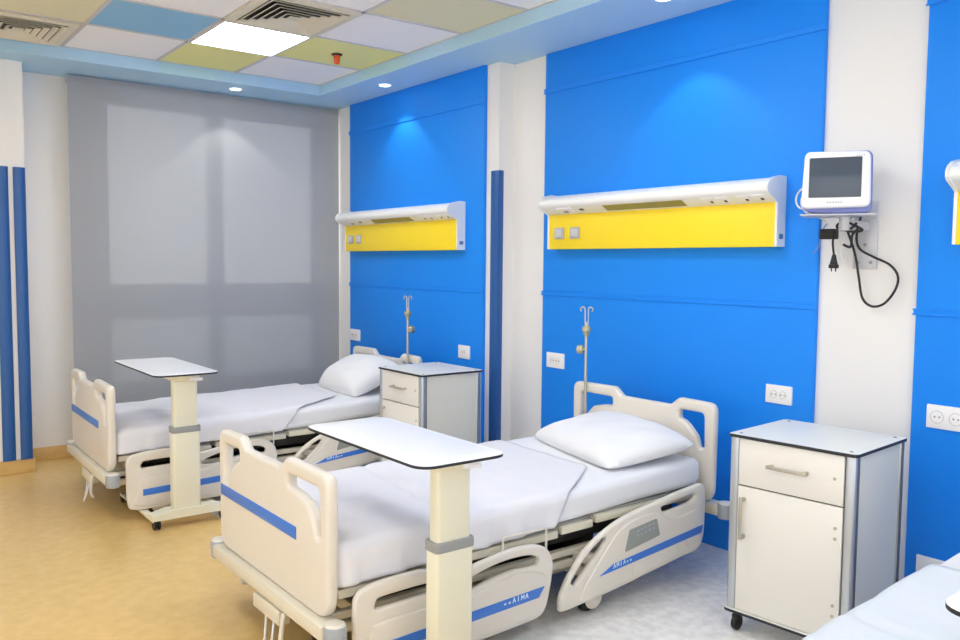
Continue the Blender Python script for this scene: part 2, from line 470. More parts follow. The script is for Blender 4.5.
def vent(x, y, label, sx=0.58, sy=0.62):
    r = empty('ceiling_vent', (x, y, ZC)); tag(r, label, 'air vent', 'square air vents in the ceiling')
    k = MB()
    a, bb = sx/2, sy/2
    for q in (0,):
        k.box(-a, a, bb-0.05, bb, -0.016, -0.003); k.box(-a, a, -bb, -bb+0.05, -0.016, -0.003)
        k.box(a-0.05, a, -bb+0.05, bb-0.05, -0.016, -0.003); k.box(-a, -a+0.05, -bb+0.05, bb-0.05, -0.016, -0.003)
    k.build('frame', M['vent'], r)
    d = MB(); d.box(-a+0.05, a-0.05, -bb+0.05, bb-0.05, -0.006, -0.003); d.build('backing', M['black'], r)
    v = MB()
    for i in range(5):
        u, t = a-0.052-i*0.042, bb-0.052-i*0.045
        tb = bmesh.new()
        lo, hi = -0.008, -0.021
        O = [(-u, -t), (u, -t), (u, t), (-u, t)]; wv = 0.026
        I = [(-u+wv, -t+wv), (u-wv, -t+wv), (u-wv, t-wv), (-u+wv, t-wv)]
        vo = [tb.verts.new((*p, hi)) for p in O]; vi = [tb.verts.new((*p, lo)) for p in I]
        vo2 = [tb.verts.new((*p, hi-0.003)) for p in O]; vi2 = [tb.verts.new((*p, lo-0.003)) for p in I]
        for q in range(4):
            z = (q+1) % 4
            tb.faces.new((vo[q], vo[z], vi[z], vi[q])); tb.faces.new((vo2[z], vo2[q], vi2[q], vi2[z]))
            tb.faces.new((vo[z], vo[q], vo2[q], vo2[z])); tb.faces.new((vi[q], vi[z], vi2[z], vi2[q]))
        v._merge(tb)
    v.box(-0.03, 0.03, -0.04, 0.04, -0.022, -0.018)
    v.build('louvre', M['vent'], r, smooth=False)
vent(2.139, 4.61, 'square cream louvred ceiling vent next to the lit ceiling panel')
vent(0.914, 5.91, 'square cream louvred ceiling vent at the left above the pier')

def downlight(x, y, label):
    r = empty('downlight', (x, y, ZS)); tag(r, label, 'downlight', 'round recessed downlights in the blue soffit')
    k = MB(); tb = bmesh.new()
    n = 28; A = []; B = []; C_ = []
    for i in range(n):
        c_, s_ = math.cos(2*PI*i/n), math.sin(2*PI*i/n)
        A.append(tb.verts.new((0.052*c_, 0.052*s_, -0.001))); B.append(tb.verts.new((0.048*c_, 0.048*s_, -0.006))); C_.append(tb.verts.new((0.038*c_, 0.038*s_, -0.004)))
    for i in range(n):
        j = (i+1) % n; tb.faces.new((A[i], B[i], B[j], A[j])); tb.faces.new((B[i], C_[i], C_[j], B[j]))
    k._merge(tb); k.build('bezel', M['unit'], r)
    d = MB(); d.cyl((0, 0, -0.005), (0, 0, -0.001), 0.040, n=24); d.build('lens', M['spot'], r)
    L = bpy.data.lights.new('downlight_beam', 'SPOT'); L.energy = SPOT_W; L.spot_size = math.radians(92); L.spot_blend = 0.25; L.shadow_soft_size = 0.03; L.color = (1, 0.97, 0.92)
    lo = bpy.data.objects.new('downlight_beam', L); COL.objects.link(lo); lo.location = (0, 0, -0.02); lo.parent = r
SPOT_W = 8
downlight(2.505, 6.44, 'round lit downlight in the soffit just in front of the blind')
downlight(3.335, 5.56, 'round lit downlight in the soffit above the far headboard wall')
downlight(3.35, 2.86, 'round lit downlight in the soffit above the near headboard wall')
downlight(3.335, 0.15, 'round lit downlight in the soffit at the camera end')

sp = empty('fire_detector', (2.765, 5.25, ZC)); tag(sp, 'small orange ceiling detector on a yellow ceiling tile', 'detector')
k = MB(); k.cyl((0, 0, -0.012), (0, 0, -0.004), 0.034, 0.040, bev=0.002); k.build('base_ring', M['dark'], sp)
k = MB(); k.cyl((0, 0, -0.07), (0, 0, -0.012), 0.018, 0.024, bev=0.004); k.build('body', M['orange'], sp)

# ------------------------------------------------------------------ headboard service units
def head_unit(xf, y0, y1, label, sw_far=True):
    r = empty('bedhead_unit', (xf, y0, 1.594)); tag(r, label, 'bedhead unit', 'white and yellow bedhead service units')
    Lg = y1-y0; cap = 0.013
    # body: d = distance from wall, h = height above base
    top = [(0.0, 0.334), (0.05, 0.336), (0.11, 0.324), (0.140, 0.306), (0.152, 0.286), (0.152, 0.268), (0.140, 0.255), (0.066, 0.215), (0, 0.215)]
    prof = fillet([(a, b, 0.02 if 0 < i < 7 else 0) for i, (a, b) in enumerate(top)], 4)
    k = MB(); k.prism(prof, (0, cap, 0), (0, Lg-cap, 0), (-1, 0, 0), (0, 0, 1)); k.build('light_cover', M['unit'], r, ang=30)
    k = MB(); k.box(-0.065, 0, cap, Lg-cap, 0.0, 0.215, 0.002); k.build('fascia', M['yellow'], r)
    out = [(0.0, 0.0), (0.069, 0.0), (0.069, 0.213), (0.145, 0.252), (0.158, 0.267), (0.158, 0.290), (0.145, 0.311), (0.112, 0.331), (0.05, 0.344), (0.0, 0.342)]
    op = fillet([(a, b, 0.012 if 1 < i < 9 else 0.003 if i else 0) for i, (a, b) in enumerate(out)], 4)
    for ya, yb in ((0, cap), (Lg-cap, Lg)):
        k = MB(); k.prism(op, (0, ya, 0), (0, yb, 0), (-1, 0, 0), (0, 0, 1)); e = k.build('end_cap', M['unit'], r, ang=30)
        if ya == 0:
            q = MB(); q.box(-0.05, -0.018, -0.0012, 0.0, 0.038, 0.062); q.build('sticker', M['sticker'], e)
    # fittings on the sloping underside
    P0, P1 = Vector((-0.066, 0, 0.215)), Vector((-0.140, 0, 0.257)); dv = (P1-P0).normalized(); nv = Vector((-dv.z, 0, dv.x)); nv = nv if nv.z < 0 else -nv
    def under(ya, yb, t0, t1, hgt, name, m, parent=None, bev=0.002):
        q = MB(); mt = axes((0, 1, 0), dv, nv, P0); q.box(ya, yb, t0, t1, -0.002, hgt, bev, mtx=mt); return q.build(name, m, parent or r)
    c0 = Lg/2
    under(c0-0.29, c0+0.29, 0.014, 0.072, 0.0015, 'lamp_lens', M['lens'], bev=0.0)
    for yy in (0.04, 0.125, 0.25, 0.335):
        so = under(yy-0.0, yy+0.075, 0.03, 0.075, 0.006, 'outlet', M['socket'])
        under(yy+0.012, yy+0.030, 0.032, 0.050, 0.0075, 'outlet_hole', M['hole_dk'], so)
    so = under(Lg-0.27, Lg-0.14, 0.02, 0.072, 0.007, 'outlet', M['socket'])
    under(Lg-0.225, Lg-0.185, 0.028, 0.045, 0.0085, 'outlet_hole', M['hole'], so)
    under(Lg-0.36, Lg-0.325, 0.035, 0.055, 0.004, 'call_button', M['hole'])
    for yy in (Lg-0.11, Lg-0.25):
        q = MB(); q.box(-0.074, -0.065, yy-0.042, yy+0.042, 0.064, 0.134, 0.003); sw = q.build('wall_switch', M['switch'], r)
        q = MB(); q.box(-0.080, -0.074, yy-0.028, yy+0.028, 0.076, 0.122, 0.002); q.build('rocker', M['rocker'], sw)
    return r
head_unit(XP, 2.325, 3.97, 'white bedhead light unit with yellow fascia above the near bed')
head_unit(XFP, 4.77, 6.43, 'white bedhead light unit with yellow fascia above the far bed')
head_unit(XP, -0.10, 1.525, 'white bedhead light unit with yellow fascia cut by the right photo edge')

# ------------------------------------------------------------------ sockets
def socket(xf, yc, zc, wy, hz, n, label, gap=0.05, ro=0.018):
    r = empty('wall_socket', (xf, yc, zc-hz/2)); tag(r, label, 'socket', 'white wall sockets')
    k = MB(); k.box(-0.012, 0, -wy/2, wy/2, 0, hz, 0.004); k.build('face_plate', M['socket'], r)
    for i in range(n):
        y = ((n-1)/2-i)*gap
        k = MB(); k.cyl((-0.013, y, hz/2), (-0.0115, y, hz/2), ro, n=24); o = k.build('outlet', M['socket'], r)
        k = MB()
        tor = [(-0.0135, y+ro*math.cos(2*PI*a/24), hz/2+ro*math.sin(2*PI*a/24)) for a in range(24)]
        k.tube(tor, 0.0008, 6, closed=True)
        for s_ in (-1, 1): k.cyl((-0.0145, y+s_*0.0095, hz/2), (-0.012, y+s_*0.0095, hz/2), 0.0042, n=12)
        k.build('outlet_hole', M['pin'], o)
socket(XP, 3.945, 0.878, 0.165, 0.098, 2, 'white double wall socket beside the near bed, at the left end of its blue panel')
socket(XP, 2.325, 0.868, 0.145, 0.092, 2, 'white double wall socket above the nearer bedside cabinet')
socket(XP, 1.50, 0.872, 0.24, 0.10, 3, 'wide white wall socket on the blue panel at the right photo edge', 0.075, 0.026)
socket(XP, 1.57, 0.215, 0.13, 0.098, 1, 'white wall socket low on the blue panel, half hidden by the nearest bed')
socket(XFP, 6.355, 0.872, 0.165, 0.098, 2, 'white wall socket beside the far bed next to the blind')
socket(XFP, 4.765, 0.866, 0.135, 0.096, 1, 'white wall socket above the far bedside cabinet')

# ------------------------------------------------------------------ hospital bed
SL = 0.027   # the deck rises a little towards the head
HOLE = [(0.200, 0.775, 0.018), (0.440, 0.775, 0.028), (0.445, 0.600, 0.018), (0.415, 0.600, 0.012), (0.395, 0.655, 0.03), (0.345, 0.705, 0.03), (0.270, 0.722, 0.03), (0.200, 0.730, 0.015)]
def board(dz, zb, wide, half):
    """end board; the grip on the side of sign 'wide' reaches further in"""
    w = wide; n = -wide
    def grip(sg, a):   # a = where the grip rises from the middle
        return [(sg*a, 0.79, 0.035), (sg*(a+0.055), 0.834, 0.035), (sg*half, 0.83, 0.05)]
    L = grip(-1, 0.115 if w < 0 else 0.215)[::-1]; Rr = grip(1, 0.115 if w > 0 else 0.215)
    out = [(-half+0.005, zb, 0.09)] + L + Rr + [(half-0.005, zb, 0.09)]
    fo = [(a, b+dz if b > 0.5 else b) for a, b in fillet(out, 7)]
    holes = []
    for sg in (-1, 1):
        a = 0.185 if sg == wide else 0.275; e = half-0.065
        h = [(a, 0.775, 0.018), (e, 0.775, 0.028), (e+0.005, 0.600, 0.018), (e-0.025, 0.600, 0.012), (e-0.045, 0.655, 0.03), (e-0.095, 0.705, 0.03), (max(a+0.03, e-0.17), 0.722, 0.03), (a, 0.730, 0.015)]
        h = [(sg*p, q+dz) for p, q in fillet(h, 5)]
        holes.append(h)
    return fo, holes
HEAD_OUT = [(1.045, 0.072), (1.030, 0.095), (1.030, 0.125), (1.046, 0.160), (1.089, 0.224), (1.163, 0.298), (1.27, 0.358), (1.410, 0.404), (1.634, 0.439), (1.865, 0.466), (1.93, 0.470), (1.958, 0.452), (1.967, 0.41), (1.966, 0.34), (1.963, 0.26), (1.952, 0.20), (1.915, 0.158), (1.80, 0.145), (1.71, 0.134), (1.52, 0.112), (1.34, 0.092), (1.18, 0.079)]
HEAD_IN = [(1.15, 0.090), (1.14, 0.115), (1.185, 0.175), (1.24, 0.235), (1.292, 0.290), (1.345, 0.340), (1.41, 0.374), (1.50, 0.392), (1.59, 0.392), (1.65, 0.372), (1.70, 0.347), (1.80, 0.346), (1.91, 0.362), (1.938, 0.345), (1.946, 0.27), (1.935, 0.20), (1.89, 0.170), (1.71, 0.150), (1.52, 0.128), (1.34, 0.108), (1.22, 0.094)]
HEAD_S1 = [(1.648, 0.403), (1.675, 0.413), (1.77, 0.423), (1.862, 0.431), (1.890, 0.420), (1.862, 0.398), (1.833, 0.390), (1.701, 0.380), (1.662, 0.384)]
HEAD_S2 = [(1.092, 0.182), (1.108, 0.208), (1.18, 0.280), (1.27, 0.334), (1.296, 0.330), (1.285, 0.312), (1.236, 0.268), (1.141, 0.190), (1.112, 0.168)]
FOOT_OUT = [(0.078, 0.20), (0.078, 0.33), (0.088, 0.368), (0.122, 0.390), (0.22, 0.402), (0.35, 0.402), (0.41, 0.388), (0.47, 0.356), (0.53, 0.358), (0.60, 0.370), (0.70, 0.385), (0.80, 0.392), (0.89, 0.385), (0.955, 0.357), (0.988, 0.30), (0.985, 0.24), (0.968, 0.16), (0.950, 0.112), (0.915, 0.085), (0.80, 0.075), (0.50, 0.066), (0.20, 0.062), (0.115, 0.068), (0.086, 0.095)]
FOOT_IN = [(0.140, 0.088), (0.134, 0.16), (0.140, 0.238), (0.165, 0.258), (0.36, 0.262), (0.48, 0.252), (0.60, 0.262), (0.73, 0.285), (0.83, 0.290), (0.905, 0.274), (0.945, 0.245), (0.945, 0.18), (0.92, 0.115), (0.85, 0.096), (0.50, 0.085)]
FOOT_S1 = [(0.158, 0.315), (0.166, 0.334), (0.19, 0.344), (0.36, 0.348), (0.40, 0.338), (0.415, 0.322), (0.385, 0.312), (0.20, 0.306), (0.172, 0.305)]
FOOT_S2 = [(0.505, 0.288), (0.54, 0.312), (0.63, 0.338), (0.74, 0.353), (0.85, 0.350), (0.905, 0.332), (0.908, 0.308), (0.88, 0.300), (0.80, 0.306), (0.731, 0.302), (0.64, 0.288), (0.56, 0.276)]
def cm(p): return [(v.x, v.y) for v in catmull([(a, b) for a, b in p], 4, True)]

def glyphs(parent, mtx, h, kinds, x):
    """small white lettering-like marks along a stripe"""
    k = MB(); g_ = h*0.18; w_ = h*0.85
    def poly(pts):
        tb = bmesh.new(); vs = [tb.verts.new((a, b, 0.0008)) for a, b in pts]; tb.faces.new(vs); k._merge(tb, mtx)
    for ch in kinds:
        if ch == 'A': poly([(x, 0), (x+w_*0.35, h), (x+w_*0.6, h), (x+w_, 0), (x+w_*0.72, 0), (x+w_*0.60, h*0.3), (x+w_*0.36, h*0.3), (x+w_*0.26, 0)])
        elif ch == 'M':
            poly([(x, 0), (x, h), (x+w_*0.25, h), (x+w_*0.25, 0)]); poly([(x+w_*0.75, 0), (x+w_*0.75, h), (x+w_, h), (x+w_, 0)])
            poly([(x+w_*0.25, h), (x+w_*0.5, h*0.6), (x+w_*0.75, h), (x+w_*0.75, h*0.6), (x+w_*0.5, h*0.2), (x+w_*0.25, h*0.6)])
        elif ch == 'I': poly([(x+w_*0.3, 0), (x+w_*0.3, h), (x+w_*0.6, h), (x+w_*0.6, 0)])
        else: poly([(x+w_*0.1, h*0.1), (x+w_*0.1, h*0.5), (x+w_*0.7, h*0.5), (x+w_*0.7, h*0.1)])
        x += w_+g_
    k.build('lettering', M['mark'], parent, smooth=False)

def side_rail(parent, kind, side):
    """side -1: near side (local -y), +1: far side; outer face away from the bed"""
    vo = side*0.522
    n = Vector((0, side, 0))
    mt = axes((1, 0, 0), (0, 0, 1), n, (0.006, vo, 0))
    k = MB()
    if kind == 'head':
        k.plate(cm(HEAD_OUT), [cm(HEAD_S1), cm(HEAD_S2)], 0.030, 0.011, mt)
        k.plate(cm(HEAD_IN), [], 0.016, 0.007, axes((1, 0, 0), (0, 0, 1), n, (0.006, vo+side*0.014, 0)))
        k.plate([(1.46, 0.126), (1.46, 0.180), (1.74, 0.214), (1.74, 0.160)], [], 0.006, 0.002, axes((1, 0, 0), (0, 0, 1), n, (0.006, vo+side*0.0222, 0)))
        k.plate([(1.85+0.033*math.cos(t*PI/12), 0.215+0.033*math.sin(t*PI/12)) for t in range(24)], [], 0.005, 0.0015, axes((1, 0, 0), (0, 0, 1), n, (0.006, vo+side*0.0222, 0)))
    else:
        k.plate(cm(FOOT_OUT), [cm(FOOT_S1), cm(FOOT_S2)], 0.030, 0.011, mt)
        k.plate(cm(FOOT_IN), [], 0.016, 0.007, axes((1, 0, 0), (0, 0, 1), n, (0.006, vo+side*0.014, 0)))
        k.plate([(0.25+0.045*math.cos(t*PI/12), 0.118+0.024*math.sin(t*PI/12)) for t in range(24)], [], 0.005, 0.0015, axes((1, 0, 0), (0, 0, 1), n, (0.006, vo+side*0.0222, 0)))
    # hinge arms to the frame
    for xx in ((1.25, 1.70) if kind == 'head' else (0.30, 0.75)):
        k.box(xx-0.025, xx+0.025, min(side*0.40, vo-side*0.015), max(side*0.40, vo-side*0.015), 0.22, 0.26, 0.004)
    o = k.build('side_rail', M['cream'], parent, ang=40)
    ms = axes((1, 0, 0), (0, 0, 1), n, (0.006, vo+side*0.0224, 0))
    q = MB()
    if kind == 'head':
        q.plate(fillet([(1.245, 0.180), (1.330, 0.216, .01), (1.937, 0.276), (1.926, 0.238)], 3), [], 0.005, 0.0012, ms)
        st = q.build('accent_stripe', M['stripe'], o)
        q = MB(); q.plate(fillet([(1.400, 0.253, .006), (1.428, 0.347, .01), (1.604, 0.366, .01), (1.628, 0.286, .006)], 4), [], 0.006, 0.0012, ms)
        pn = q.build('control_panel', M['panel_grey'], o)
        q = MB()
        for i in range(5):
            for j in range(2): q.plate([(1.478+i*0.025+0.0055*math.cos(t*PI/5), 0.313+j*0.020+i*0.004+0.005*math.sin(t*PI/5)) for t in range(10)], [], 0.003, 0.0005, axes((1, 0, 0), (0, 0, 1), n, (0.006, vo+side*0.0262, 0)))
        q.build('keypad', M['key'], pn)
        if side < 0: glyphs(st, axes((1, 0, 0.09), (0, 0, 1), n, (0.006, vo+side*0.0252, 0.0)) @ Matrix.Translation((1.325, 0.078, 0)), 0.020, 'AMIA..', 0)
    else:
        q.plate([(0.165, 0.184), (0.932, 0.212), (0.902, 0.172), (0.165, 0.146)], [], 0.005, 0.0012, ms)
        st = q.build('accent_stripe', M['stripe'], o)
        if side < 0: glyphs(st, axes((1, 0, 0.03), (0, 0, 1), n, (0.006, vo+side*0.0252, 0.0)) @ Matrix.Translation((0.72, 0.161, 0)), 0.021, '..AIMA', 0)
    return o

def caster(parent, x, y, cover=True):
    k = MB(); k.cyl((x, y-0.016, 0.062), (x, y+0.016, 0.062), 0.062, n=28, bev=0.006); k.cyl((x, y-0.02, 0.062), (x, y+0.02, 0.062), 0.02, n=16)
    o = k.build('caster', M['black'], parent)
    q = MB()
    q.cyl((x, y, 0.11), (x, y, 0.20), 0.020, n=16)
    q.box(x-0.045, x+0.045, y-0.032, y-0.022, 0.05, 0.135, 0.008); q.box(x-0.045, x+0.045, y+0.022, y+0.032, 0.05, 0.135, 0.008)
    q.box(x-0.045, x+0.045, y-0.032, y+0.032, 0.122, 0.14, 0.008)
    sg = -1 if y < 0 else 1
    q.cyl((x, y+sg*0.034, 0.068), (x, y+sg*0.042, 0.068), 0.050, n=28, bev=0.003)
    q.build('caster_fork', M['cream'], o)

def make_bed():
    r = empty('hospital_bed', (0, 0, 0))
    fm = lambda x: axes((0, 1, 0), (0, 0, 1), (1, 0, 0), (x, 0, 0))
    # foot end: board, cross beam, corner bumpers
    fo, ho = board(-0.042, 0.285, -1, 0.502)
    k = MB(); k.plate(fo, ho, 0.046, 0.017, fm(0.023), seg=4); fbd = k.build('footboard', M['cream'], r, ang=40)
    k = MB(); k.box(-0.003, 0.0, -0.262, 0.475, 0.511, 0.557, 0.001); k.build('accent_stripe', M['stripe'], fbd)
    fo, ho = board(0.0, 0.33, 1, 0.492)
    k = MB(); k.plate(fo, ho, 0.046, 0.017, fm(2.10), seg=4); k.build('headboard', M['cream'], r, ang=40)
    for xx, zz in ((0.0, 0.0), (2.12, 0.05)):
        k = MB(); k.box(xx-0.030, xx+0.055, -0.51, 0.51, 0.230+zz, 0.285+zz, 0.010); k.build('cross_beam', M['cream_dk'], r)
        for sgn in (-1, 1):
            k = MB(); k.cyl((xx+0.012, sgn*0.532, 0.218+zz), (xx+0.012, sgn*0.532, 0.292+zz), 0.039, n=28, bev=0.008)
            bu = k.build('bumper', M['grey'], r)
            k = MB(); k.cyl((xx+0.012, sgn*0.532, 0.290+zz), (xx+0.012, sgn*0.532, 0.299+zz), 0.037, 0.031, n=28, bev=0.003); k.build('bumper_cap', M['cream'], bu)
    # sleeping deck of four sections, tilted by the slope
    secs = [(0.06, 0.60), (0.625, 1.085), (1.105, 1.29), (1.31, 2.02)]
    for a, b in secs:
        z = 0.333+SL*(a+b)/2
        k = MB()
        for y0, y1 in ((-0.465, -0.435), (0.435, 0.465)): k.box(a, b, y0, y1, z, z+0.034, 0.006)
        k.box(a, a+0.03, -0.44, 0.44, z+0.002, z+0.03, 0.004); k.box(b-0.03, b, -0.44, 0.44, z+0.002, z+0.03, 0.004)
        o = k.build('deck_section', M['cream_dk'], r)
        k = MB(); k.box(a, b, -0.44, 0.44, z+0.030, z+0.046, 0.004); k.build('deck_panel', M['grey_md'], o)
    for sgn in (-1, 1):
        k = MB(); k.box(2.025, 2.065, sgn*0.38-0.035, sgn*0.38+0.035, 0.37, 0.43, 0.005); k.box(1.98, 2.03, sgn*0.38-0.02, sgn*0.38+0.02, 0.385, 0.415); k.build('pole_socket', M['cream_dk'], r)
        k = MB(); k.box(0.05, 2.07, sgn*0.40-0.015, sgn*0.40+0.015, 0.245, 0.275, 0.004); k.box(0.05, 2.07, sgn*0.385-0.02, sgn*0.385+0.02, 0.19, 0.225, 0.004)
        k.build('frame_beam', M['cream_dk'], r)
        k = MB()
        k.tube([(0.757, sgn*0.500, 0.34), (0.757, sgn*0.500, 0.427), (0.765, sgn*0.500, 0.433), (0.975, sgn*0.500, 0.430), (0.984, sgn*0.500, 0.424), (0.984, sgn*0.500, 0.34)], 0.0048, 8)
        k.build('mattress_retainer', M['cream'], r)
        for xx in (0.28, 1.27): caster(r, xx, sgn*0.455)
    k = MB()
    k.box(0.25, 1.95, -0.36, 0.36, 0.285, 0.345, 0.01); k.box(0.3, 1.5, -0.25, 0.25, 0.13, 0.20, 0.01)
    k.cyl((0.35, -0.15, 0.22), (1.3, -0.15, 0.30), 0.03); k.cyl((0.6, 0.15, 0.22), (1.8, 0.15, 0.30), 0.03)
    k.box(0.45, 0.52, -0.34, 0.34, 0.15, 0.30, 0.005); k.box(1.35, 1.42, -0.34, 0.34, 0.15, 0.30, 0.005)
    k.build('lift_mechanism', M['dark'], r)
    k = MB()
    for yy in (-0.30, 0.30): k.box(0.22, 1.32, yy-0.025, yy+0.025, 0.135, 0.185, 0.006)
    for xx in (0.28, 1.27): k.box(xx-0.03, xx+0.03, -0.455, 0.455, 0.145, 0.195, 0.006)
    k.build('base_frame', M['cream_dk'], r)
    k = MB(); k.box(-0.03, 0.02, -0.17, 0.07, 0.165, 0.222, 0.006); jb = k.build('junction_box', M['cream_dk'], r)
    k = MB(); k.tube(catmull([(-0.02, -0.20, 0.225), (-0.03, -0.205, 0.19), (-0.035, -0.20, 0.12), (-0.02, -0.19, 0.09)], 5), 0.009, 10); k.build('pedal', M['cream'], r)
    k = MB(); k.tube(catmull([(-0.02, -0.16+.05, 0.17), (-0.05, -0.15, 0.10), (-0.06, -0.13, 0.06), (-0.05, -0.08, 0.05), (-0.03, -0.05, 0.10), (-0.02, -0.04, 0.17)], 6), 0.005, 8); k.build('hanging_cable', M['cable_w'], r)
    for sgn in (-1, 1):
        side_rail(r, 'foot', sgn); side_rail(r, 'head', sgn)
    return r

# mattress, blanket, pillow ------------------------------------------------------
MU0, MU1, MV, MT, MBZ, MR = 0.06, 2.03, 0.460, 0.513, 0.383, 0.036
def rbox(p, x0, x1, y0, y1, z0, z1, r):
    q = Vector((min(max(p.x, x0+r), x1-r), min(max(p.y, y0+r), y1-r), min(max(p.z, z0+r), z1-r)))
    d = p-q
    return q + d.normalized()*r if d.length > 1e-6 else p
def make_mattress():
    k = MB(); tb = bmesh.new(); bmesh.ops.create_cube(tb, size=1)
    bmesh.ops.subdivide_edges(tb, edges=list(tb.edges), cuts=31, use_grid_fill=True)
    for v in tb.verts:
        p = Vector((MU0+(v.co.x+0.5)*(MU1-MU0), v.co.y*2*MV, MBZ+(v.co.z+0.5)*(MT-MBZ)))
        # cluster rows near the rims
        for ax_, lo, hi in ((0, MU0, MU1), (1, -MV, MV), (2, MBZ, MT)):
            t = (p[ax_]-lo)/(hi-lo); t2 = t*t*(3-2*t); p[ax_] = lo+(hi-lo)*(0.35*t+0.65*t2)
        v.co = rbox(p, MU0, MU1, -MV, MV, MBZ, MT, MR)
        x, y = v.co.x, v.co.y
        v.co.z += SL*(x-MU0)
        nn = noise.noise(Vector((x*4, y*5, v.co.z*4)))
        v.co.z += 0.004*nn
        # a shallow slanted crease along the side near the head
        if abs(y) > MV-0.08: v.co.y += math.copysign(0.005*math.sin(26*(v.co.z-0.09*x)+x*3), y)
    k._merge(tb); return k

def make_blanket(ue_near_bot, ue_top, seedv, mtl, seam=None, folds=1.0):
    off = 0.012
    x0, y0, y1, z0, z1, r = MU0-off, -MV-off, MV+off, MBZ+0.006, MT+off, MR+0.01
    # cross-section path (y, z, arc fraction) from near bottom to far bottom
    def section(ins):
        ya, yb, zt = y0+ins, y1-ins, z1-ins; rr = max(r-ins, 0.012)
        P = []
        for i in range(7): P.append((ya, z0+(zt-rr-z0)*i/7))
        for i in range(8): a = PI-(PI/2)*i/7; P.append((ya+rr+rr*math.cos(a), zt-rr+rr*math.sin(a)))
        for i in range(1, 34): P.append((ya+rr+(yb-ya-2*rr)*i/34, zt))
        for i in range(8): a = PI/2-(PI/2)*i/7; P.append((yb-rr+rr*math.cos(a), zt-rr+rr*math.sin(a)))
        for i in range(1, 8): P.append((yb, zt-rr-(zt-rr-z0)*i/7))
        return P
    n = len(section(0)); tb = bmesh.new(); rows = []
    NE, NU = 6, 64
    def ue(s, y, z):   # head edge runs straight across, then slants back down the near side
        t = min(max((z1-z)/(z1-z0), 0), 1); q = min(max((-0.24-y)/0.22, 0), 1)
        if y > 0: t = q = 0
        return ue_top + (ue_near_bot-ue_top)*(0.72*q+0.28*t) + 0.012*noise.noise(Vector((s*9, seedv, 0)))
    for i in range(NE):
        th = (PI/2)*i/NE; ins = r*(1-math.sin(th)); u = x0 + r*(1-math.cos(th))
        rows.append([(u, y, z) for y, z in section(ins)])
    sec = section(0)
    for i in range(NU+1):
        t = i/NU
        rows.append([((x0+r)+(ue(k_/n, y, z)-(x0+r))*t, y, z) for k_, (y, z) in enumerate(sec)])
    V = []
    for i, row in enumerate(rows):
        vr = []
        for k_, (u, y, z) in enumerate(row):
            s_ = abs(y)/(MV+off)
            hang = min(max((z1-0.02-z)/(z1-z0), 0), 1)
            d = 0.006*noise.noise(Vector((u*5, y*6, seedv))) + 0.004*noise.noise(Vector((u*14, y*12, seedv+4)))
            z2 = z + d*(1-hang) + SL*(u-MU0)
            fold = (0.009+0.009*math.sin(u*31+2.5*noise.noise(Vector((u*4, seedv, 1))))+0.004*math.sin(u*67+seedv))*hang*folds
            y2 = y + math.copysign(fold-0.003*hang, y)
            if seam is not None and abs(u-seam-0.12*y) < 0.016 and hang < 0.3: z2 -= 0.009
            vr.append(tb.verts.new((u, y2, z2)))
        V.append(vr)
    for i in range(len(V)-1):
        for k_ in range(n-1): tb.faces.new((V[i][k_], V[i][k_+1], V[i+1][k_+1], V[i+1][k_]))
    tb.faces.new(V[0])
    k = MB(); bmesh.ops.recalc_face_normals(tb, faces=tb.faces); k._merge(tb)
    return k

def make_pillow(Lx, Ly, hgt, seedv):
    k = MB(); tb = bmesh.new(); N = 30; T = []; B = []
    for i in range(N+1):
        rt, rb = [], []
        for j in range(N+1):
            a = -1+2*i/N; b = -1+2*j/N
            a2 = math.copysign(abs(a)**0.8, a); b2 = math.copysign(abs(b)**0.8, b)
            x = a2*Lx/2*(1-0.07*(1-b2*b2)); y = b2*Ly/2*(1-0.05*(1-a2*a2))
            cn = 1-0.10*(a2*a2*b2*b2)**1.5; x *= cn; y *= cn
            e = max((1-abs(a2)**2.8), 0)**0.5*max((1-abs(b2)**2.8), 0)**0.5
            w_ = noise.noise(Vector((x*6, y*7, seedv)))*0.014 + noise.noise(Vector((x*11+y*9, (y-x)*4, seedv)))*0.008
            rim = 1-max(abs(a2), abs(b2))**6
            rt.append(tb.verts.new((x, y, hgt*0.72*e + w_*rim + 0.008)))
            rb.append(tb.verts.new((x, y, -hgt*0.26*e + 0.002)) if 0 < i < N and 0 < j < N else None)
        T.append(rt); B.append(rb)
    for i in range(N+1):
        for j in range(N+1):
            if B[i][j] is None: B[i][j] = T[i][j]
    for i in range(N):
        for j in range(N):
            tb.faces.new((T[i][j], T[i+1][j], T[i+1][j+1], T[i][j+1]))
            q = [B[i][j], B[i][j+1], B[i+1][j+1], B[i+1][j]]
            tb.faces.new(q)
    k._merge(tb); return k

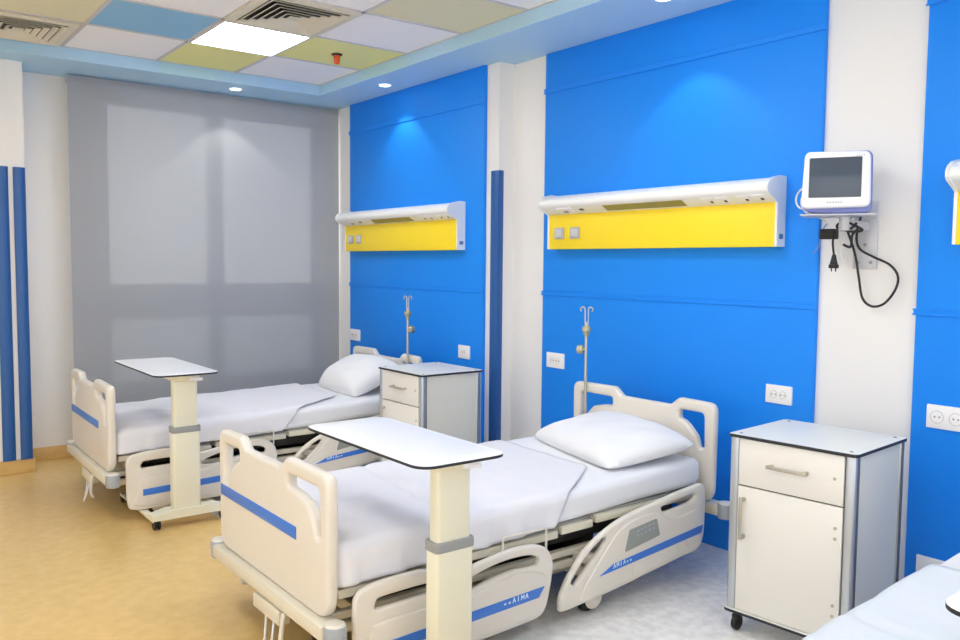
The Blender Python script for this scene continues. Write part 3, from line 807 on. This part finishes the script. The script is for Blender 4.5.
BEDS = [((1.255, 2.96, 0), 0.0), ((1.170, 5.455, 0), math.radians(-0.6)), ((0.985, 0.635, 0), math.radians(2.6))]
bed_labels = ['cream hospital bed with blue stripes nearest the middle, its footboard facing the yellow floor',
              'cream hospital bed farther back beside the grey blind',
              'hospital bed cut off by the lower right corner, only its bedding showing']
mat_labels = ['white mattress on the near cream bed under the pale blanket', 'white mattress on the far bed beside the blind', 'white mattress on the bed at the lower right corner']
bla_labels = ['pale lilac white blanket spread over the foot of the near bed', 'pale lilac white blanket spread over the far bed beside the blind', 'pale blue grey blanket on the bed at the lower right corner']
bed0 = make_bed()
for i, (loc, rz) in enumerate(BEDS):
    b_ = bed0 if i == 0 else copy_tree(bed0)
    b_.location = loc; b_.rotation_euler = (0, 0, rz)
    tag(b_, bed_labels[i], 'bed', 'hospital beds')
    m_ = make_mattress().build('mattress', M['sheet'], None, ang=70) if i == 0 else mt0.copy()
    if i == 0: mt0 = m_
    else: COL.objects.link(m_)
    m_.location = loc; m_.rotation_euler = (0, 0, rz)
    tag(m_, mat_labels[i], 'mattress', 'mattresses on the beds')
    bk = make_blanket((1.04, 1.05, 1.70)[i], (1.475, 1.56, 1.72)[i], i*3.1+0.5, None, (0.62, 0.64, 1.13)[i], (1, 1, 0.4)[i]).build('blanket', M['blanket'] if i < 2 else M['blanket3'], None, ang=70)
    so = bk.modifiers.new('solid', 'SOLIDIFY'); so.thickness = 0.006; so.offset = 1.0
    bk.location = loc; bk.rotation_euler = (0, 0, rz)
    tag(bk, bla_labels[i], 'blanket', 'blankets on the beds')
def bed_pt(i, u, v, z):
    loc, rz = BEDS[i]; return (loc[0]+u*math.cos(rz)-v*math.sin(rz), loc[1]+u*math.sin(rz)+v*math.cos(rz), z)
pl = make_pillow(0.54, 0.82, 0.142, 1.7).build('pillow', M['pillow'], None, ang=80)
pl.location = bed_pt(0, 1.815, -0.055, 0.603); pl.rotation_euler = (0, math.radians(-8), math.radians(-14))
tag(pl, 'plump white pillow on the near bed against its headboard', 'pillow', 'white pillows')
p2 = make_pillow(0.46, 0.68, 0.20, 5.2).build('pillow', M['pillow'], None, ang=80)
p2.location = bed_pt(1, 1.85, -0.05, 0.645); p2.rotation_euler = (0, math.radians(-23), math.radians(-3))
tag(p2, 'plump white pillow on the far bed, propped up beside the cabinet', 'pillow', 'white pillows')
p3 = make_pillow(0.47, 0.72, 0.17, 8.9).build('pillow', M['pillow'], None, ang=80)
p3.location = bed_pt(2, 1.955, 0.035, 0.600); p3.rotation_euler = (0, math.radians(-4), 0)
tag(p3, 'white pillow peeking in at the right photo edge above the pale blue blanket', 'pillow', 'white pillows')

# ------------------------------------------------------------------ IV poles on the beds
def iv_pole(loc, rz, label):
    r = empty('iv_pole', loc, rz); tag(r, label, 'IV pole', 'IV poles on the beds')
    k = MB(); k.cyl((0, 0, 0), (0, 0, 0.695), 0.009, n=16); k.build('pole', M['steel'], r)
    k = MB(); k.cyl((0, 0, 0.690), (0, 0, 0.720), 0.010, 0.018, n=16); k.cyl((0, 0, 0.720), (0, 0, 0.753), 0.025, 0.025, n=20, bev=0.009); k.build('collar', M['brass'], r)
    k = MB(); k.cyl((0, 0, 0.620), (0, 0.02, 0.620), 0.008, n=12); k.cyl((0, 0.016, 0.620), (0, 0.052, 0.620), 0.025, n=18, bev=0.008); k.build('clamp_knob', M['brass'], r)
    k = MB(); k.cyl((0, 0, 0.745), (0, 0, 0.775), 0.0075, n=12)
    k.build('inner_rod', M['steel'], r)
    for sg in (-1, 1):
        k = MB(); pts = [(0, sg*0.008, 0.75), (0, sg*0.009, 0.80), (0, sg*0.009, 0.835)] + [(0, sg*(0.022-0.013*math.cos(t)), 0.846+0.013*math.sin(t)) for t in [PI*0.1*q for q in range(1, 14)]]
        k.tube(catmull(pts, 2), 0.004, 8); k.build('hook', M['steel'], r)
iv_pole((3.305, 3.322, 0.402), math.radians(30), 'steel IV pole at the head of the near bed, in front of the blue panel')
iv_pole((3.228, 5.058, 0.402), math.radians(200), 'steel IV pole behind the far bedside cabinet')

# ------------------------------------------------------------------ overbed tables
def by_normal(o):
    for p in o.data.polygons:
        p.material_index = 1 if abs(p.normal.z) < 0.95 else 0
def make_table(ztop, xo=-0.03, Lt=0.86):
    r = empty('overbed_table', (0, 0, 0))   # local: x across, y along the top (0 = column end)
    hw = 0.18
    top = fillet([(-hw, 0.0, 0.07), (hw, 0.0, 0.07), (hw, Lt, 0.07), (-hw, Lt, 0.07)], 8)
    k = MB(); k.plate(top, [], 0.010, 0.0010, axes((1, 0, 0), (0, 1, 0), (0, 0, 1), (0, 0, ztop-0.005)))
    o = k.build('tabletop', [M['lam_rim'], M['edge']], r); by_normal(o)
    ins = fillet([(-hw+0.022, 0.022, 0.055), (hw-0.022, 0.022, 0.055), (hw-0.022, Lt-0.022, 0.055), (-hw+0.022, Lt-0.022, 0.055)], 8)
    k = MB(); k.plate(ins, [], 0.002, 0.0004, axes((1, 0, 0), (0, 1, 0), (0, 0, 1), (0, 0, ztop+0.0004))); k.build('tabletop_inlay', M['lam'], o)
    yc = 0.125
    k = MB(); k.box(xo-0.075, xo+0.075, yc-0.045, yc+0.30, ztop-0.05, ztop-0.010, 0.008); k.build('top_bracket', M['table_cream'], r)
    k = MB(); k.tube([(xo+0.015, yc-0.05, ztop-0.038), (xo+0.04, yc-0.055, ztop-0.041), (xo+0.085, yc-0.055, ztop-0.042)], 0.010, 10); k.build('release_lever', M['lam'], r)
    k = MB(); k.plate(fillet([(xo-0.068, yc-0.029, .014), (xo+0.068, yc-0.029, .014), (xo+0.068, yc+0.029, .014), (xo-0.068, yc+0.029, .014)], 4), [], ztop-0.05-0.50, 0.001, axes((1, 0, 0), (0, 1, 0), (0, 0, 1), (0, 0, (ztop-0.05+0.50)/2)))
    k.build('inner_column', M['table_cream'], r)
    hc = 0.555
    k = MB(); k.plate(fillet([(xo-0.077, yc-0.036, .016), (xo+0.077, yc-0.036, .016), (xo+0.077, yc+0.036, .016), (xo-0.077, yc+0.036, .016)], 4), [], hc-0.09, 0.001, axes((1, 0, 0), (0, 1, 0), (0, 0, 1), (0, 0, (hc+0.09)/2)))
    oc = k.build('outer_column', M['table_cream'], r)
    k = MB(); k.plate(fillet([(xo-0.081, yc-0.040, .018), (xo+0.081, yc-0.040, .018), (xo+0.081, yc+0.040, .018), (xo-0.081, yc+0.040, .018)], 4), [], 0.034, 0.004, axes((1, 0, 0), (0, 1, 0), (0, 0, 1), (0, 0, hc-0.005)))
    k.build('collar', M['grey_md'], r)
    bo = xo+0.02
    k = MB()
    k.prism([(bo-0.215, 0.055), (bo-0.212, 0.080), (xo-0.10, 0.102), (xo+0.10, 0.102), (bo+0.212, 0.080), (bo+0.215, 0.055)], (0, yc-0.05, 0), (0, yc+0.05, 0), (1, 0, 0), (0, 0, 1))
    k.box(bo-0.21, bo-0.17, yc-0.03, 0.80, 0.038, 0.058, 0.006); k.box(bo+0.17, bo+0.21, yc-0.03, 0.80, 0.038, 0.058, 0.006)
    k.build('base', M['table_cream'], r)
    for sx in (bo-0.19, bo+0.19):
        for sy in (yc-0.02, 0.77):
            k = MB()
            k.cyl((sx-0.018, sy, 0.030), (sx-0.006, sy, 0.030), 0.030, n=20, bev=0.003); k.cyl((sx+0.006, sy, 0.030), (sx+0.018, sy, 0.030), 0.030, n=20, bev=0.003)
            k.box(sx-0.008, sx+0.008, sy-0.015, sy+0.015, 0.025, 0.058); k.build('caster', M['black'], r)
    return r
for zt, xo_, lt_, loc, lab in ((0.860, 0.020, 0.84, (1.594, 2.135, 0), 'white topped overbed table on a cream column across the near bed'),
                     (0.875, 0.012, 0.90, (1.505, 4.595, 0), 'white topped overbed table on a cream column across the far bed'),
                     (0.85, -0.03, 0.86, (1.835, -0.155, 0), 'white overbed table whose rounded corner shows at the lower right photo edge')):
    t_ = make_table(zt, xo_, lt_); t_.location = loc; tag(t_, lab, 'overbed table', 'overbed tables')

# ------------------------------------------------------------------ bedside cabinets
def make_cabinet():
    r = empty('bedside_cabinet', (0, 0, 0))    # local: front at x=0 (faces -x), width along +y
    D, W, Ht = 0.460, 0.507, 0.82
    zb = 0.095
    k = MB(); k.plate(fillet([(-0.008, -0.008, .022), (D+0.008, -0.008, .022), (D+0.008, W+0.008, .022), (-0.008, W+0.008, .022)], 5), [], 0.013, 0.0015, axes((1, 0, 0), (0, 1, 0), (0, 0, 1), (0, 0, Ht-0.0065)))
    o = k.build('top', [M['cab_top'], M['edge']], r); by_normal(o)
    for x in (0.03, D-0.03):
        for y in (0.03, W-0.03):
            k = MB(); k.cyl((x, y, Ht), (x, y, Ht+0.0015), 0.007, n=14); k.build('screw', M['alu_dk'], o)
    k = MB(); k.plate(fillet([(-0.012, -0.008, .022), (D+0.008, -0.008, .022), (D+0.008, W+0.008, .022), (-0.012, W+0.008, .022)], 5), [], 0.012, 0.0015, axes((1, 0, 0), (0, 1, 0), (0, 0, 1), (0, 0, zb-0.006)))
    o = k.build('base_plate', [M['cab_top'], M['edge']], r); by_normal(o)
    p = 0.038
    for x0 in (0, D-p):
        for y0 in (0, W-p):
            k = MB(); k.plate(fillet([(x0, y0, .012), (x0+p, y0, .012), (x0+p, y0+p, .012), (x0, y0+p, .012)], 5), [], Ht-0.013-zb, 0.0005, axes((1, 0, 0), (0, 1, 0), (0, 0, 1), (0, 0, (Ht-0.013+zb)/2)))
            o = k.build('corner_post', M['alu'], r)
            g_ = MB()
            xa = x0-0.0006 if x0 == 0 else x0+p+0.0006; ya = y0-0.0006 if y0 == 0 else y0+p+0.0006
            g_.tube([(x0+p*0.55 if x0 == 0 else x0+p*0.45, ya, zb), (x0+p*0.55 if x0 == 0 else x0+p*0.45, ya, Ht-0.013)], 0.0022, 6)
            g_.tube([(x0+p*0.85 if x0 == 0 else x0+p*0.15, ya, zb), (x0+p*0.85 if x0 == 0 else x0+p*0.15, ya, Ht-0.013)], 0.0022, 6)
            g_.build('groove', M['alu_dk'], o)
    k = MB(); k.box(p*0.5, D-p*0.5, 0.008, 0.02, zb, Ht-0.013); k.build('side_panel', M['cab_side'], r)
    k = MB(); k.box(p*0.5, D-p*0.5, W-0.02, W-0.008, zb, Ht-0.013); k.build('side_panel', M['cab_side'], r)
    k = MB(); k.box(D-0.025, D-0.012, p*0.5, W-p*0.5, zb, Ht-0.013); k.build('back_panel', M['cab'], r)
    k = MB(); k.box(0.016, 0.022, 0.02, W-0.02, zb, Ht-0.014); k.build('carcass_front', M['edge'], r)
    # drawer
    k = MB(); k.box(0.001, 0.016, p+0.004, W-p-0.002, 0.617, Ht-0.016, 0.0015); dr = k.build('drawer', M['cab'], r)
    def handle(parent, a, b):
        a, b = Vector(a), Vector(b); q = MB(); d = (b-a).normalized()
        off = Vector((-0.028, 0, 0)); h = 0.008
        lo = [min(a[i], b[i])-h*(0.9 if i else 0.4) for i in range(3)]; hi = [max(a[i], b[i])+h*(0.9 if i else 0.4) for i in range(3)]
        q.box(lo[0]-0.028, hi[0]-0.028, lo[1], hi[1], lo[2], hi[2], 0.002)
        for e in (a+d*0.004, b-d*0.004): q.box(e.x-0.028, e.x, e.y-0.007, e.y+0.007, e.z-0.007, e.z+0.007, 0.001)
        q.build('handle', M['handle'], parent)
    handle(dr, (0.001, W/2-0.075, 0.715), (0.001, W/2+0.075, 0.715))
    q = MB(); q.cyl((-0.001, 0.075, 0.715), (0.002, 0.075, 0.715), 0.006, n=14); q.build('lock', M['handle'], dr)
    k = MB(); k.box(0.001, 0.016, p+0.004, W-p-0.002, zb+0.004, 0.611, 0.0015); do = k.build('door', M['cab'], r)
    handle(do, (0.001, W-p-0.030, 0.405), (0.001, W-p-0.030, 0.565))
    for z in (0.53, 0.49, 0.235, 0.195):
        q = MB(); q.cyl((-0.001, p+0.028, z), (0.002, p+0.028, z), 0.0065, n=14); q.build('hinge_screw', M['handle'], do)
    for x in (0.035, D-0.035):
        for y in (0.035, W-0.035):
            k = MB(); k.cyl((x-0.005, y-0.011, 0.032), (x-0.005, y+0.011, 0.032), 0.032, n=22, bev=0.004)
            k.box(x-0.025, x+0.012, y-0.014, y+0.014, 0.045, 0.068, 0.005); k.cyl((x, y, 0.06), (x, y, zb-0.01), 0.009, n=12)
            k.build('caster', M['black'], r)
    return r
cab0 = make_cabinet(); cab0.location = (2.900, 1.527, 0); cab0.rotation_euler = (0, 0, math.radians(5.0))
tag(cab0, 'white bedside cabinet with one drawer and a door, nearest the camera at the right', 'bedside cabinet', 'bedside cabinets')
c1 = copy_tree(cab0); c1.location = (2.775, 4.185, 0); c1.rotation_euler = (0, 0, 0)
tag(c1, 'white bedside cabinet behind the near overbed table, beside the far bed', 'bedside cabinet', 'bedside cabinets')

# ------------------------------------------------------------------ patient monitor on its bracket
mr = empty('patient_monitor', (3.50, 1.978, 1.728), math.radians(-27 + 0)); 
mr.rotation_euler = (0, 0, math.radians(27))
tag(mr, 'white patient monitor with dark screen and violet rim on the wall bracket', 'monitor')
# local: screen faces -x, width along y
fm = axes((0, 1, 0), (0, 0.0, 1), (1, 0, 0), (0, 0, 0))
bez = fillet([(-0.148, 0.022, .03), (-0.142, 0.252, .035), (0.138, 0.256, .03), (0.150, 0.018, .03)], 6)
k = MB(); k.plate(bez, [], 0.036, 0.010, axes((0, 0.93, 0), (0, 0, 1.03), (1, 0, 0), (-0.098, 0, 0.004))); k.build('bezel', M['mon'], mr)
rim = fillet([(-0.155, 0.0, .035), (-0.150, 0.258, .035), (0.138, 0.260, .03), (0.150, 0.006, .05), (0, -0.002, 0.1)], 6)
k = MB(); k.plate(rim, [], 0.040, 0.008, axes((0, 0.93, 0), (0, 0, 1.03), (1, 0, 0), (-0.064, 0, 0.003))); k.build('rim', M['mon_b'], mr)
k = MB(); k.box(-0.05, 0.07, -0.125, 0.125, 0.002, 0.257, 0.02, 3); k.build('housing', M['mon'], mr)
k = MB(); k.plate(fillet([(-0.107, 0.067, .004), (-0.107, 0.232, .004), (0.117, 0.232, .004), (0.117, 0.067, .004)], 2), [], 0.004, 0.001, axes((0, 0.93, 0), (0, 0, 1.03), (1, 0, 0), (-0.1165, 0, 0.0))); k.build('screen', M['screen'], mr)
k = MB()
for i in range(6): k.box(-0.1172, -0.1155, 0.028-i*0.011, 0.035-i*0.011, 0.045, 0.051)
for i in range(4): k.box(-0.1172, -0.1155, -0.082-i*0.009, -0.077-i*0.009, 0.242, 0.246)
k.build('lettering', M['switch'], mr)

br = empty('monitor_bracket', (XN, 1.93, 1.49)); tag(br, 'grey steel wall bracket with shelf holding the patient monitor', 'bracket')
k = MB(); k.box(-0.012, 0, -0.055, 0.055, 0, 0.30, 0.003); k.build('wall_plate', M['bracket'], br)
for y, z in ((-0.03, 0.03), (0.03, 0.03), (0.0, 0.11)):
    k = MB(); k.cyl((-0.015, y, z), (-0.012, y, z), 0.007, n=12); k.build('bolt', M['grey_md'], br)
k = MB(); k.box(-0.14, -0.01, -0.02, 0.04, 0.175, 0.215, 0.006); k.cyl((-0.135, 0.03, 0.17), (-0.135, 0.03, 0.230), 0.026, n=20); k.build('arm', M['bracket'], br)
k = MB(); k.box(-0.13, 0.10, -0.150, 0.150, 0, 0.006, 0.002, mtx=Matrix.Translation((-0.18, 0.036, 0.230)) @ Matrix.Rotation(math.radians(27), 4, 'Z')); k.build('shelf', M['bracket'], br)

MRI = (Matrix.Translation(mr.location) @ Matrix.Rotation(math.radians(27), 4, 'Z')).inverted()
def cord(name, pts, r, m, label, cat='cable'):
    k = MB(); k.tube(catmull(pts, 8), r, 8); o = k.build(name, m, mr); o.matrix_parent_inverse = MRI; o['label'] = label; return o
XK = 3.635
o = cord('power_cord', [(3.57, 1.90, 1.73), (3.60, 1.925, 1.69), (3.62, 1.945, 1.63), (3.625, 1.93, 1.58), (3.63, 1.87, 1.545), (3.64, 1.80, 1.51), (3.645, 1.765, 1.46), (3.645, 1.775, 1.40), (3.645, 1.82, 1.34), (3.645, 1.875, 1.325), (3.645, 1.92, 1.36), (3.645, 1.94, 1.45), (3.635, 1.955, 1.55), (3.60, 1.965, 1.63), (3.57, 1.97, 1.68)], 0.0055, M['black'], 'long black power cord hanging in a loop below the monitor bracket')
pc = cord('plug_cord', [(3.60, 2.045, 1.63), (3.60, 2.045, 1.60), (3.605, 2.04, 1.55)], 0.005, M['black'], 'short black lead with a plug hanging below the monitor', 'plug')
k = MB(); k.cyl((3.605, 2.04, 1.555), (3.605, 2.04, 1.51), 0.008, 0.018, n=14); k.cyl((3.605, 2.04, 1.51), (3.605, 2.04, 1.492), 0.022, n=16, bev=0.003)
k.cyl((3.605, 2.03, 1.478), (3.605, 2.03, 1.493), 0.003, n=8); k.cyl((3.605, 2.05, 1.478), (3.605, 2.05, 1.493), 0.003, n=8); k.build('plug', M['black'], pc)
ad = MB(); ad.box(3.575, 3.625, 2.03, 2.10, 1.625, 1.672, 0.006)
ado = ad.build('power_adapter', M['black'], mr); ado.matrix_parent_inverse = MRI; ado['label'] = 'small black power adapter box'
cord('coiled_lead', [(3.53, 1.90, 1.69), (3.545, 1.935, 1.668), (3.55, 1.985, 1.665), (3.55, 2.0, 1.685), (3.545, 1.96, 1.70), (3.54, 1.91, 1.68), (3.545, 1.88, 1.66), (3.55, 1.93, 1.655), (3.555, 1.98, 1.672), (3.55, 1.94, 1.69), (3.545, 1.90, 1.67), (3.555, 1.93, 1.64), (3.60, 1.96, 1.59), (3.61, 2.0, 1.60)], 0.006, M['dark'], 'bundled dark lead tucked under the monitor shelf')
cord('white_cable', [(3.50, 2.10, 1.80), (3.51, 2.15, 1.765), (3.52, 2.185, 1.79), (3.53, 2.19, 1.83), (3.53, 2.16, 1.86), (3.52, 2.12, 1.86), (3.53, 2.15, 1.84), (3.54, 2.175, 1.80), (3.54, 2.15, 1.75), (3.55, 2.08, 1.72), (3.57, 2.05, 1.69)], 0.004, M['cable_w'], 'white coiled cable at the left side of the monitor')
cord('grey_lead', [(3.58, 1.97, 1.68), (3.60, 1.995, 1.63), (3.615, 2.015, 1.56), (3.62, 2.0, 1.52), (3.62, 1.985, 1.54)], 0.0045, M['cable_w'], 'short pale lead hanging between the plug and the bracket plate')
cord('blue_lead', [(3.57, 2.06, 1.70), (3.60, 2.10, 1.66), (3.63, 2.13, 1.60), (3.645, 2.165, 1.56)], 0.003, M['mon_b'], 'thin blue grey lead trailing left under the monitor')

# ------------------------------------------------------------------ daylight through the window and the two added ones, camera
W = bpy.data.worlds.new('daylight'); S.world = W; W.use_nodes = True
nt = W.node_tree; nt.nodes.clear()
tc = nt.nodes.new('ShaderNodeTexCoord'); sx = nt.nodes.new('ShaderNodeSeparateXYZ'); nt.links.new(tc.outputs['Generated'], sx.inputs[0])
rp = nt.nodes.new('ShaderNodeValToRGB'); rp.color_ramp.elements[0].position = 0.47; rp.color_ramp.elements[0].color = srgb(238, 234, 228)
rp.color_ramp.elements[1].position = 0.56; rp.color_ramp.elements[1].color = srgb(234, 236, 242)
mp = nt.nodes.new('ShaderNodeMapRange'); mp.inputs[1].default_value = -1; mp.inputs[2].default_value = 1
nt.links.new(sx.outputs['Z'], mp.inputs[0]); nt.links.new(mp.outputs[0], rp.inputs['Fac'])
bg = nt.nodes.new('ShaderNodeBackground'); bg.inputs['Strength'].default_value = 2.9
ow = nt.nodes.new('ShaderNodeOutputWorld'); nt.links.new(rp.outputs['Color'], bg.inputs['Color']); nt.links.new(bg.outputs[0], ow.inputs['Surface'])

cam = bpy.data.cameras.new('camera'); cam.sensor_width = 36.0; cam.lens = 831.16/960*36.0; cam.clip_start = 0.05
yaw, pit, rol = map(math.radians, (37.525, 3.894, 0.522))
fw = Vector((math.sin(yaw)*math.cos(pit), math.cos(yaw)*math.cos(pit), -math.sin(pit)))
rt = Vector((math.cos(yaw), -math.sin(yaw), 0)); up = rt.cross(fw)
cr, sr = math.cos(rol), math.sin(rol)
r2 = rt*cr + up*sr; u2 = -rt*sr + up*cr
mw = Matrix.Identity(4)
for i in range(3): mw[i][0], mw[i][1], mw[i][2] = r2[i], u2[i], -fw[i]
mw[2][3] = 1.5
camo = bpy.data.objects.new('camera', cam); COL.objects.link(camo); camo.matrix_world = mw
S.camera = camo
vs = S.view_settings
vs.view_transform = 'Standard'; vs.look = 'None'; vs.gamma = 1.0; vs.use_curve_mapping = False
vs.exposure = 0.04
S.cycles.max_bounces = 10; S.cycles.diffuse_bounces = 6
